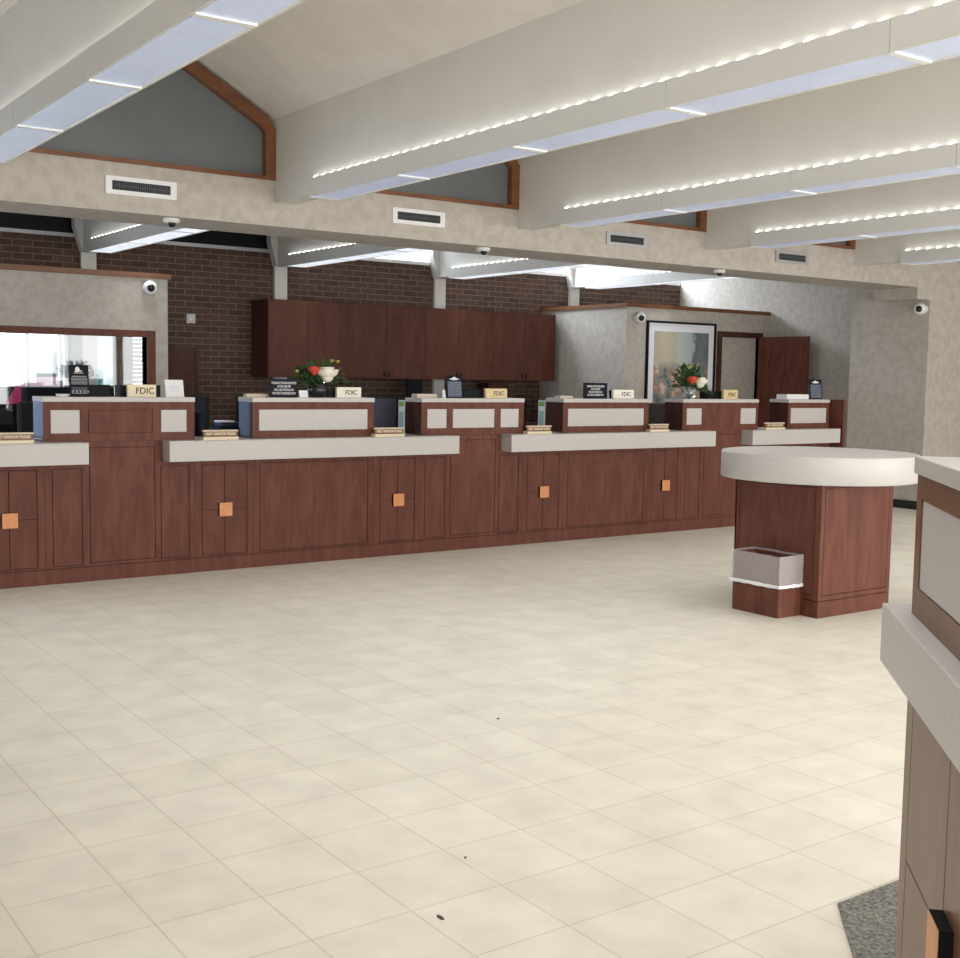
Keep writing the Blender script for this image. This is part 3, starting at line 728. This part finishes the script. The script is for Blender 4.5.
def arrangement(x, y, label, spread, vase_m, flowers, trail=False, vr=.085):
    t = thing('flower_arrangement', label, 'flowers', (x, y, RTOP))
    bm = bmesh.new(); lathe(bm, [(0, 0), (vr*.6, 0), (vr*.95, .035), (vr, .065), (vr*.85, .105), (vr*.62, .125), (vr*.58, .12), (vr*.8, .1), (vr*.9, .065), (0, .02)], seg=32); obj('vase', bm, vase_m, t, smooth=True)
    bm = bmesh.new()
    for k in range(330):
        a = random.uniform(0, 2*PI); el = random.uniform(-.15, 1.2); q = random.uniform(.25, 1)
        d = Vector((math.cos(a)*math.cos(el)*spread[0], math.sin(a)*math.cos(el)*.10, math.sin(el)*spread[1]))
        p = Vector((0, 0, .11))+d*q*.75
        leaf(bm, p, d+Vector((random.uniform(-.08, .08), random.uniform(-.08, .08), random.uniform(-.04, .06))), random.uniform(.05, .10), random.uniform(.009, .02))
    for k in range(12):
        a = random.uniform(0, 2*PI); tube(bm, (0, 0, .03), (math.cos(a)*.1, math.sin(a)*.05, .2), .0025, 6)
    if trail:
        for k in range(60):
            q = random.random(); leaf(bm, (.06+q*.20, random.uniform(-.02, .03)-.06, .10-q*.03+random.uniform(-.02, .03)), (random.uniform(.2, 1), random.uniform(-1, .5), random.uniform(-.6, .6)), random.uniform(.03, .06), .012)
    obj('foliage', bm, GREEN, t)
    for (dx, dz, r, m, nm) in flowers: rose(t, (dx, -.055, dz), r, m, nm)
arrangement(4.455, Y0+.14, 'flowers with one big white and one red bloom in a dark bowl, on the left', (.30, .24), DARKGLASS,
            [(.055, .135, .125, PETW, 'white_flower'), (-.06, .185, .07, PETR, 'red_flower'), (.15, .28, .026, PETO, 'bud'), (.10, .285, .026, PETO, 'bud'), (-.21, .20, .022, PETO, 'bud')])
arrangement(8.64, Y0+.14, 'flowers with red and white blooms in a clear vase, in front of the picture', (.27, .30), CLEARV,
            [(.10, .12, .11, PETW, 'white_flower'), (-.02, .15, .085, PETR, 'red_flower'), (-.06, .30, .035, PETO, 'bud')], trail=True, vr=.08)

# ------------------------------------------------------------------ staff side equipment
def monitor(x, y, w, h, rz, label, zc=1.12, face=None, group='monitors behind the counter'):
    t = thing('monitor', label, 'monitor', (x, y, .76), rz, group); zb = zc-.76-h/2
    bx('shell', BLACK, (-w/2, w/2, -.015, .02, zb, zb+h), t, bevel=.004)
    bx('screen', face or BLACK, (-w/2+.014, w/2-.014, -.018, -.015, zb+.014, zb+h-.014), t)
    bx('neck', BLACK, (-.03, .03, .02, .045, .02, zb+h*.6), t)
    bm = bmesh.new(); lathe(bm, [(0, 0), (.11, 0), (.11, .012), (.03, .02), (0, .02)], seg=24, M=Matrix.Translation((0, .03, 0))); obj('base', bm, BLACK, t)
SCR = mat('lit_blue_screen', (.02, .03, .05), .4, emit=(.42, .62, 1.0), estr=.85)
monitor(3.63, 9.02, .36, .33, 1.62, 'black monitor turned sideways right of the leftmost counter box', zc=1.15, face=SCR)
monitor(4.22, 9.24, .36, .33, .15, 'grey monitor partly behind the long inlay box on the left', zc=1.14, face=SCREEN)
monitor(5.30, 9.12, .44, .33, -.25, 'blue grey monitor left of the box with three inlays', zc=1.145, face=SCREEN)
monitor(6.83, 9.16, .36, .33, -.2, 'dark monitor right of the box with three inlays', zc=1.12, face=mat('dark_brown_screen', (.03, .02, .025), .4))
monitor(2.06, 9.17, .36, .33, 1.34, 'black monitor turned sideways behind the left edge ledge', zc=1.15, face=SCR)
def leaflet(x, y, label, cols):
    t = thing('leaflet', label, 'leaflet', (x, y, 1.0), 0, 'leaflets behind the counter boxes')
    bx('sheet', PAPER, (-.003, 0, 0, .10, .0, .29), t)
    bm = bmesh.new(); box(bm, -.0045, -.003, .01, .09, .235, .28); o = obj('picture', bm, mat('leaf_green_print', (.20, .42, .12), .6), t)
    bm = bmesh.new(); box(bm, -.0045, -.003, .015, .085, .05, .19); obj('text_block', bm, mat('pale_blue_print', (.34, .52, .55), .6), t)
leaflet(5.362, Y0+.27, 'green and white leaflet standing at the back left of the three inlay box', None)
leaflet(6.899, Y0+.27, 'green and white leaflet standing at the back left of the box by the alcove wall', None)
t = thing('printer', 'black printer with white papers on top, in the gap right of the leftmost counter box', 'printer', (3.87, 8.84, .76))
bm = bmesh.new(); box(bm, -.13, .12, 0, .19, 0, .31); obj('body', bm, BLACK, t, bevel=.012)
bm = bmesh.new(); box(bm, -.11, .10, .03, .17, .312, .345); obj('lid', bm, mat('dark_blue_black_plastic', (.02, .024, .04), .4), t, bevel=.008)
bx('paper', PAPER, (-.12, -.0, .02, .14, .347, .36), t)
# swivel chairs
def chair(x, y, rz, label, m):
    t = thing('swivel_chair', label, 'chair', (x, y, 0), rz, 'swivel chairs behind the counter')
    bm = bmesh.new(); box(bm, -.23, .23, -.23, .23, .46, .53); obj('seat', bm, m, t, bevel=.03)
    bm = bmesh.new(); box(bm, -.22, .22, .20, .27, .60, 1.24); obj('backrest', bm, m, t, bevel=.03)
    bx('back_support', BLACK, (-.03, .03, .22, .25, .45, .66), t)
    bm = bmesh.new(); tube(bm, (0, 0, .08), (0, 0, .46), .03); obj('column', bm, BLACK, t)
    for k in range(5):
        a = 2*PI*k/5; bm = bmesh.new(); tube(bm, (0, 0, .09), (math.cos(a)*.28, math.sin(a)*.28, .06), .02)
        lg = obj('leg', bm, BLACK, t)
        bm = bmesh.new(); bmesh.ops.create_uvsphere(bm, u_segments=12, v_segments=8, radius=.03, matrix=Matrix.Translation((math.cos(a)*.28, math.sin(a)*.28, .03))); obj('caster', bm, BLACK, lg)
chair(2.55, 10.2, PI+.5, 'black swivel chair behind the left edge ledge', FABRIC)
chair(9.40, 9.98, PI-.1, 'dark swivel chair between the two right hand counter boxes', mat('dark_brown_leather', (.03, .016, .014), .5))
# drive-up room counter
t = thing('credenza', 'long black counter below the drive-up window', 'cabinet', (2.4, 12.72, 0))
bx('body', BLACK, (-.1, 2.4, 0, .58, 0, 1.28), t); bx('top', BLACK, (-.12, 2.42, -.02, .59, 1.28, 1.32), t)
t = thing('pink_cloth', 'small pink cloth draped over the front edge of the black counter below the drive-up window', 'cloth', (3.15, 12.70, 1.32))
bm = bmesh.new(); poly_xy(bm, [(-.03, -.012), (.05, -.012), (.06, .10), (.02, .11)], 0, .008)
vs = box(bm, -.07, .05, -.014, -.002, -.17, .008); vs[0].co.x -= .03; vs[2].co.x -= .03; vs[1].co.x += .07; vs[3].co.x += .07
obj('fabric', bm, PINK, t)
# van far outside
vx, vy = 12.5, 46.0
t = thing('van', 'pale van parked far outside beyond the drive-up window', 'vehicle', (vx, vy, -.02), -.22)
bm = bmesh.new(); vs = box(bm, -1.0, 1.0, -2.4, 2.4, .35, 1.25); vs2 = box(bm, -.95, .95, -1.5, 2.35, 1.25, 2.35); vs2[1].co.y += .7; vs2[5].co.y += .7; obj('body', bm, VANB, t, bevel=.08)
bm = bmesh.new(); v = [bm.verts.new(p) for p in ((-.85, -1.50, 1.32), (.85, -1.50, 1.32), (.8, -.95, 2.15), (-.8, -.95, 2.15))]; f = bm.faces.new(v); r = bmesh.ops.extrude_face_region(bm, geom=[f]); bmesh.ops.translate(bm, vec=(0, -.04, .02), verts=[q for q in r['geom'] if isinstance(q, bmesh.types.BMVert)]); obj('windscreen', bm, VANG, t)
bm = bmesh.new(); box(bm, -.96, -.945, -.6, 1.9, 1.4, 2.05); obj('side_window', bm, VANG, t)
for sx in (-1, 1):
    for yy in (-1.5, 1.5):
        bm = bmesh.new(); tube(bm, (sx*.75, yy, .35), (sx*1.0, yy, .35), .35, 20); obj('wheel', bm, TYRE, t)

# upper cabinets on the brick wall
CX = [6.056, 7.125, 8.24, 9.323, 10.393]
cl = ['upper cabinet at the left end, beside the bare brick', 'second upper cabinet from the left', 'third upper cabinet from the left', 'upper cabinet at the right end, against the alcove wall']
for (a, b), lb in zip(zip(CX, CX[1:]), cl):
    t = thing('wall_cabinet', lb, 'cabinet', ((a+b)/2, 12.89, 1.46), 0, 'upper cabinets on the brick wall'); w = (b-a)/2
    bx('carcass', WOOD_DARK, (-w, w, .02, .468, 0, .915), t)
    for s in (-1, 1):
        xa, xb = sorted((s*.002, s*(w-.002)))
        d = bx('door', noise_mat('cabinet_door_wood', (.080, .028, .018), (.105, .039, .025), (2.5, 2.5, .5), 5, 5, rough=.5, spec=.2, distortion=.5) if s < 0 else bpy.data.materials['cabinet_door_wood'], (xa, xb, 0, .02, .003, .912), t)
        bx('handle', BLACK, (s*.035-.008, s*.035+.008, -.014, 0, .03, .09), d)
# low things under the cabinets
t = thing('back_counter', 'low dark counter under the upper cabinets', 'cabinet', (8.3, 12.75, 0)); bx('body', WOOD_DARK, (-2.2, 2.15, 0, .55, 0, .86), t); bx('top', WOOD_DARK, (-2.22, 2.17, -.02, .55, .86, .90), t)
monitor(8.165, 13.0, .23, .56, 0, 'tall dark machine under the upper cabinets, left of the diamond sign', zc=1.18, group='machines under the upper cabinets')
for o in list(bpy.data.objects):
    if o.type == 'EMPTY' and o.get('label', '').startswith('tall dark machine'): o.location.z = .90; 
slab_item('office_machine', 9.08, 12.85, .90, .5, .2, .44, BLACK, 'wide black office machine under the cabinets behind the gold plate', 'machine')
slab_item('office_machine', 9.58, 13.1, .90, .35, .2, .52, WOOD_DARK, 'dark brown box under the right end upper cabinet', 'box')

# framed picture
t = thing('framed_picture', 'framed abstract picture in warm and grey tones on the alcove wall', 'picture', (11.49, YA, 1.66))
A0, A1, B0, B1 = -.645, .645, -.62, .62
bm = bmesh.new(); ring_xz(bm, [(A0, B0), (A1, B0), (A1, B1), (A0, B1)], [(A0+.028, B0+.028), (A1-.028, B0+.028), (A1-.028, B1-.028), (A0+.028, B1-.028)], -.035, 0); obj('frame', bm, BLACK, t)
bx('mount_board', mat('white_mount_board', (.80, .80, .84), .5), (A0+.028, A1-.028, -.014, -.002, B0+.028, B1-.028), t)
bx('artwork', ART, (A0+.14, A1-.13, -.018, -.014, B0+.13, B1-.135), t)

# ------------------------------------------------------------------ round check-writing table
t = thing('round_table', 'round pale topped writing table on a square cherry wood base', 'table', (6.465, 5.172, 0))
x0, x1, y0, y1 = -.398, .335, -.357, .363
bx('core', GAP, (x0+.012, x1-.012, y0+.012, y1-.012, 0, .86), t)
bm = bmesh.new(); g = G
for (fx0, fx1, M) in ((x0, x1, Matrix.Translation((0, y0, 0))), (-y1+.0, -y0-.0122, Matrix.Translation((x0, 0, 0)) @ Matrix.Rotation(-PI/2, 4, 'Z'))):
    w = fx1-fx0
    for d in ((fx0, fx1, 0, .105), (fx0, fx1, .105+2*g, .14), (fx0, fx0+.035, .14, .86), (fx1-.035, fx1, .14, .86), (fx0+.035, fx1-.035, .835, .86)):
        box(bm, d[0], d[1], 0, .012, d[2], d[3], M)
for d in ((x0, x1, y1-.012, y1, 0, .86), (x1-.012, x1, y0+.012, y1-.012, 0, .86)): box(bm, *d)
obj('face_frame', bm, WOOD, t)
bm = bmesh.new(); box(bm, x0+.040, x1-.040, y0, y0+.012, .145, .830); obj('panel', bm, WOOD, t)
bm = bmesh.new(); box(bm, x0, x0+.012, y0+.052, y1-.040, .145, .830); obj('panel', bm, WOOD, t)
bm = bmesh.new(); lathe(bm, [(0, .86), (.638, .86), (.643, .865), (.643, 1.024), (.638, 1.034), (.628, 1.036), (0, 1.036)], seg=128)
o = obj('round_top', bm, LAM, t, smooth=True)
for p in o.data.polygons:
    if abs(p.normal.z) > .9: p.use_smooth = False
# bin
t = thing('waste_bin', 'brown bin with clear plastic liner against the round table base', 'bin', (5.955, 5.14, 0))
a0, a1, b0, b1, hh = -.105, .108, -.19, .195, .385
bm = bmesh.new()
for d in ((a0, a1, b0, b1, 0, .01), (a0, a0+.012, b0, b1, .01, hh), (a1-.012, a1, b0, b1, .01, hh), (a0+.012, a1-.012, b0, b0+.012, .01, hh), (a0+.012, a1-.012, b1-.012, b1, .01, hh)): box(bm, *d)
obj('body', bm, WOOD, t)
def liner_ring(bm, off, z0, z1, nseg=10, wob=.005, t0=.002):
    pts = []
    for (p, q) in (((a0-off, b0-off), (a1, b0-off)), ((a1, b0-off), (a1, b1+off)), ((a1, b1+off), (a0-off, b1+off)), ((a0-off, b1+off), (a0-off, b0-off))):
        for k in range(nseg): pts.append((p[0]+(q[0]-p[0])*k/nseg, p[1]+(q[1]-p[1])*k/nseg))
    rows = []
    for j in range(5):
        z = z0+(z1-z0)*j/4
        rows.append([bm.verts.new((x+(random.uniform(-1, 0) if x < 0 else 0)*wob*(j < 4), y+random.uniform(-1, 1)*wob*.5*(j < 4), z+random.uniform(-1, 1)*.003*(j in (0, 4)))) for x, y in pts])
    for r, s in zip(rows, rows[1:]):
        for i in range(len(pts)):
            j = (i+1) % len(pts); bm.faces.new((r[i], r[j], s[j], s[i]))
bm = bmesh.new(); liner_ring(bm, .012, .20, hh+.012); obj('liner', bm, BAGM, t)
bm = bmesh.new(); liner_ring(bm, .016, .19, .212, wob=.006)
obj('liner_hem', bm, BAGR, t)

# ------------------------------------------------------------------ angled desk in the right foreground
RZ = -3*PI/4
t = thing('service_desk', 'tall angled service desk with pale ledge in the right foreground', 'desk', (2.288, 1.558, 0), RZ)
LN = 2.1
bx('carcass', GAP, (0, LN, .012, .6, 0, .857), t)
bm = bmesh.new(); g = .0022
P0, P1 = .065, .83
box(bm, 0, LN, 0, .012, 0, .105); box(bm, 0, P0-g, 0, .012, .105+2*g, .857); box(bm, P0-g, P1+g, 0, .012, .105+2*g, .14-g); box(bm, P1+g, LN, 0, .012, .105+2*g, .857)
obj('face_frame', bm, WOOD_DESK, t); bx('end_board', WOOD_DESK, (-.004, 0, 0, .6, 0, .857), t)
xm, zm = .432, .452; bm = bmesh.new()
for xa, xb in ((P0+g, xm-g), (xm+g, P1-g)):
    for za, zb in ((.14+g, zm-g), (zm+g, .857)): box(bm, xa, xb, 0, .012, za, zb)
dr = obj('door', bm, WOOD_DESK, t)
kx = .478; k = bx('knob', BLACK, (kx-.047, kx+.047, -.026, 0, zm-.043, zm+.054), dr); bx('copper_face', COPPER, (kx-.047, kx+.047, -.0275, -.026, zm-.043, zm+.054), k)
bx('ledge', LAM, (-.115, LN, -.045, .7, .857, .993), t, bevel=.003)
# raised box
q0 = -.006
bx('upper_carcass', WOOD_DARK, (q0, LN, .012, .30, .993, 1.304), t)
bm = bmesh.new(); box(bm, q0, LN, 0, .012, .993, 1.056); box(bm, q0, LN, 0, .012, 1.251, 1.304); box(bm, q0, q0+.055, 0, .012, 1.056, 1.251); box(bm, q0+.9, LN, 0, .012, 1.056, 1.251)
obj('front_frame', bm, WOOD_DESK, t)
bx('inlay', LAM, (q0+.057, q0+.898, .003, .0118, 1.058, 1.249), t)
bx('top_slab', LAM, (q0-.006, LN, -.008, .31, 1.304, 1.342), t, bevel=.003)
# carpet behind it
bm = bmesh.new(); poly_xy(bm, [(2.765, 2.08), (2.42, 1.735), (2.98, 1.09), (4.4, -.3), (4.6, -.3), (4.6, 2.08)], 0, .006)
tag(obj('carpet', bm, CARPET), 'grey speckled carpet on the floor beyond the angled desk', 'carpet')
# bits of litter on the tiles
for x, y, sx, rz, lb in ((1.762, 2.640, .016, 1.5, 'dark scrap on the floor, lower middle of the photo'), (2.054, 2.941, .006, .3, 'tiny dark crumb on the tiles near the scrap'), (3.033, 4.107, .009, .2, 'tiny dark crumb on the tiles further back')):
    bm = bmesh.new(); M = Matrix.Rotation(rz, 4, 'Z'); poly_xy(bm, [(-sx, -sx*.25), (0, -sx*.4), (sx, -sx*.1), (sx*.7, sx*.3), (-sx*.6, sx*.3)], 0, .004); bmesh.ops.transform(bm, matrix=M, verts=bm.verts)
    tag(obj('debris', bm, mat('dark_scrap', (.06, .05, .04), .8), loc=(x, y, 0)), lb, 'debris', 'crumbs on the floor')

# ------------------------------------------------------------------ light
# daylight through the lobby's front windows (behind the photographer)
area('front_window_daylight', ((XL+XR)/2, YN-.02, 1.5), (PI/2, 0, 0), XR-XL-.4, 2.2, 480, (1, .965, .91))
# daylight through the clear clerestory bays
area('clerestory_daylight', (10.6, YB+.6, 3.9), (math.radians(-62), 0, 0), 5.2, .9, 430, (.80, .87, 1))
# added bluish fill for the staff side, from the left; no window there
area('staff_side_fill', (-2.6, 10.0, 1.7), (0, -PI/2, 0), 1.4, 2.6, 90, (.74, .84, 1))
w = bpy.data.worlds.new('World'); bpy.context.scene.world = w; w.use_nodes = True
bg = w.node_tree.nodes['Background']; bg.inputs[0].default_value = (.86, .92, 1, 1); bg.inputs[1].default_value = 2.2

# ------------------------------------------------------------------ camera
cam = bpy.data.cameras.new('Camera'); co = bpy.data.objects.new('Camera', cam); C.objects.link(co)
FPX, PITCH, YAW, ROLL = 1183.53, .0860052, .6171906, .01628448
f = Vector((math.sin(YAW)*math.cos(PITCH), math.cos(YAW)*math.cos(PITCH), -math.sin(PITCH)))
r = Vector((math.cos(YAW), -math.sin(YAW), 0)); u = r.cross(f)
r2 = r*math.cos(ROLL)+u*math.sin(ROLL); u2 = -r*math.sin(ROLL)+u*math.cos(ROLL)
Mc = Matrix((r2, u2, -f)).transposed().to_4x4(); Mc.translation = (0, 0, 1.5); co.matrix_world = Mc
cam.sensor_fit = 'HORIZONTAL'; cam.sensor_width = 36; cam.lens = 36*FPX/960; cam.clip_start = .05; cam.clip_end = 300
S = bpy.context.scene; S.camera = co
vs_ = S.view_settings; vs_.view_transform = 'Standard'; vs_.look = 'None'; vs_.gamma = 1; vs_.use_curve_mapping = False; vs_.exposure = .38
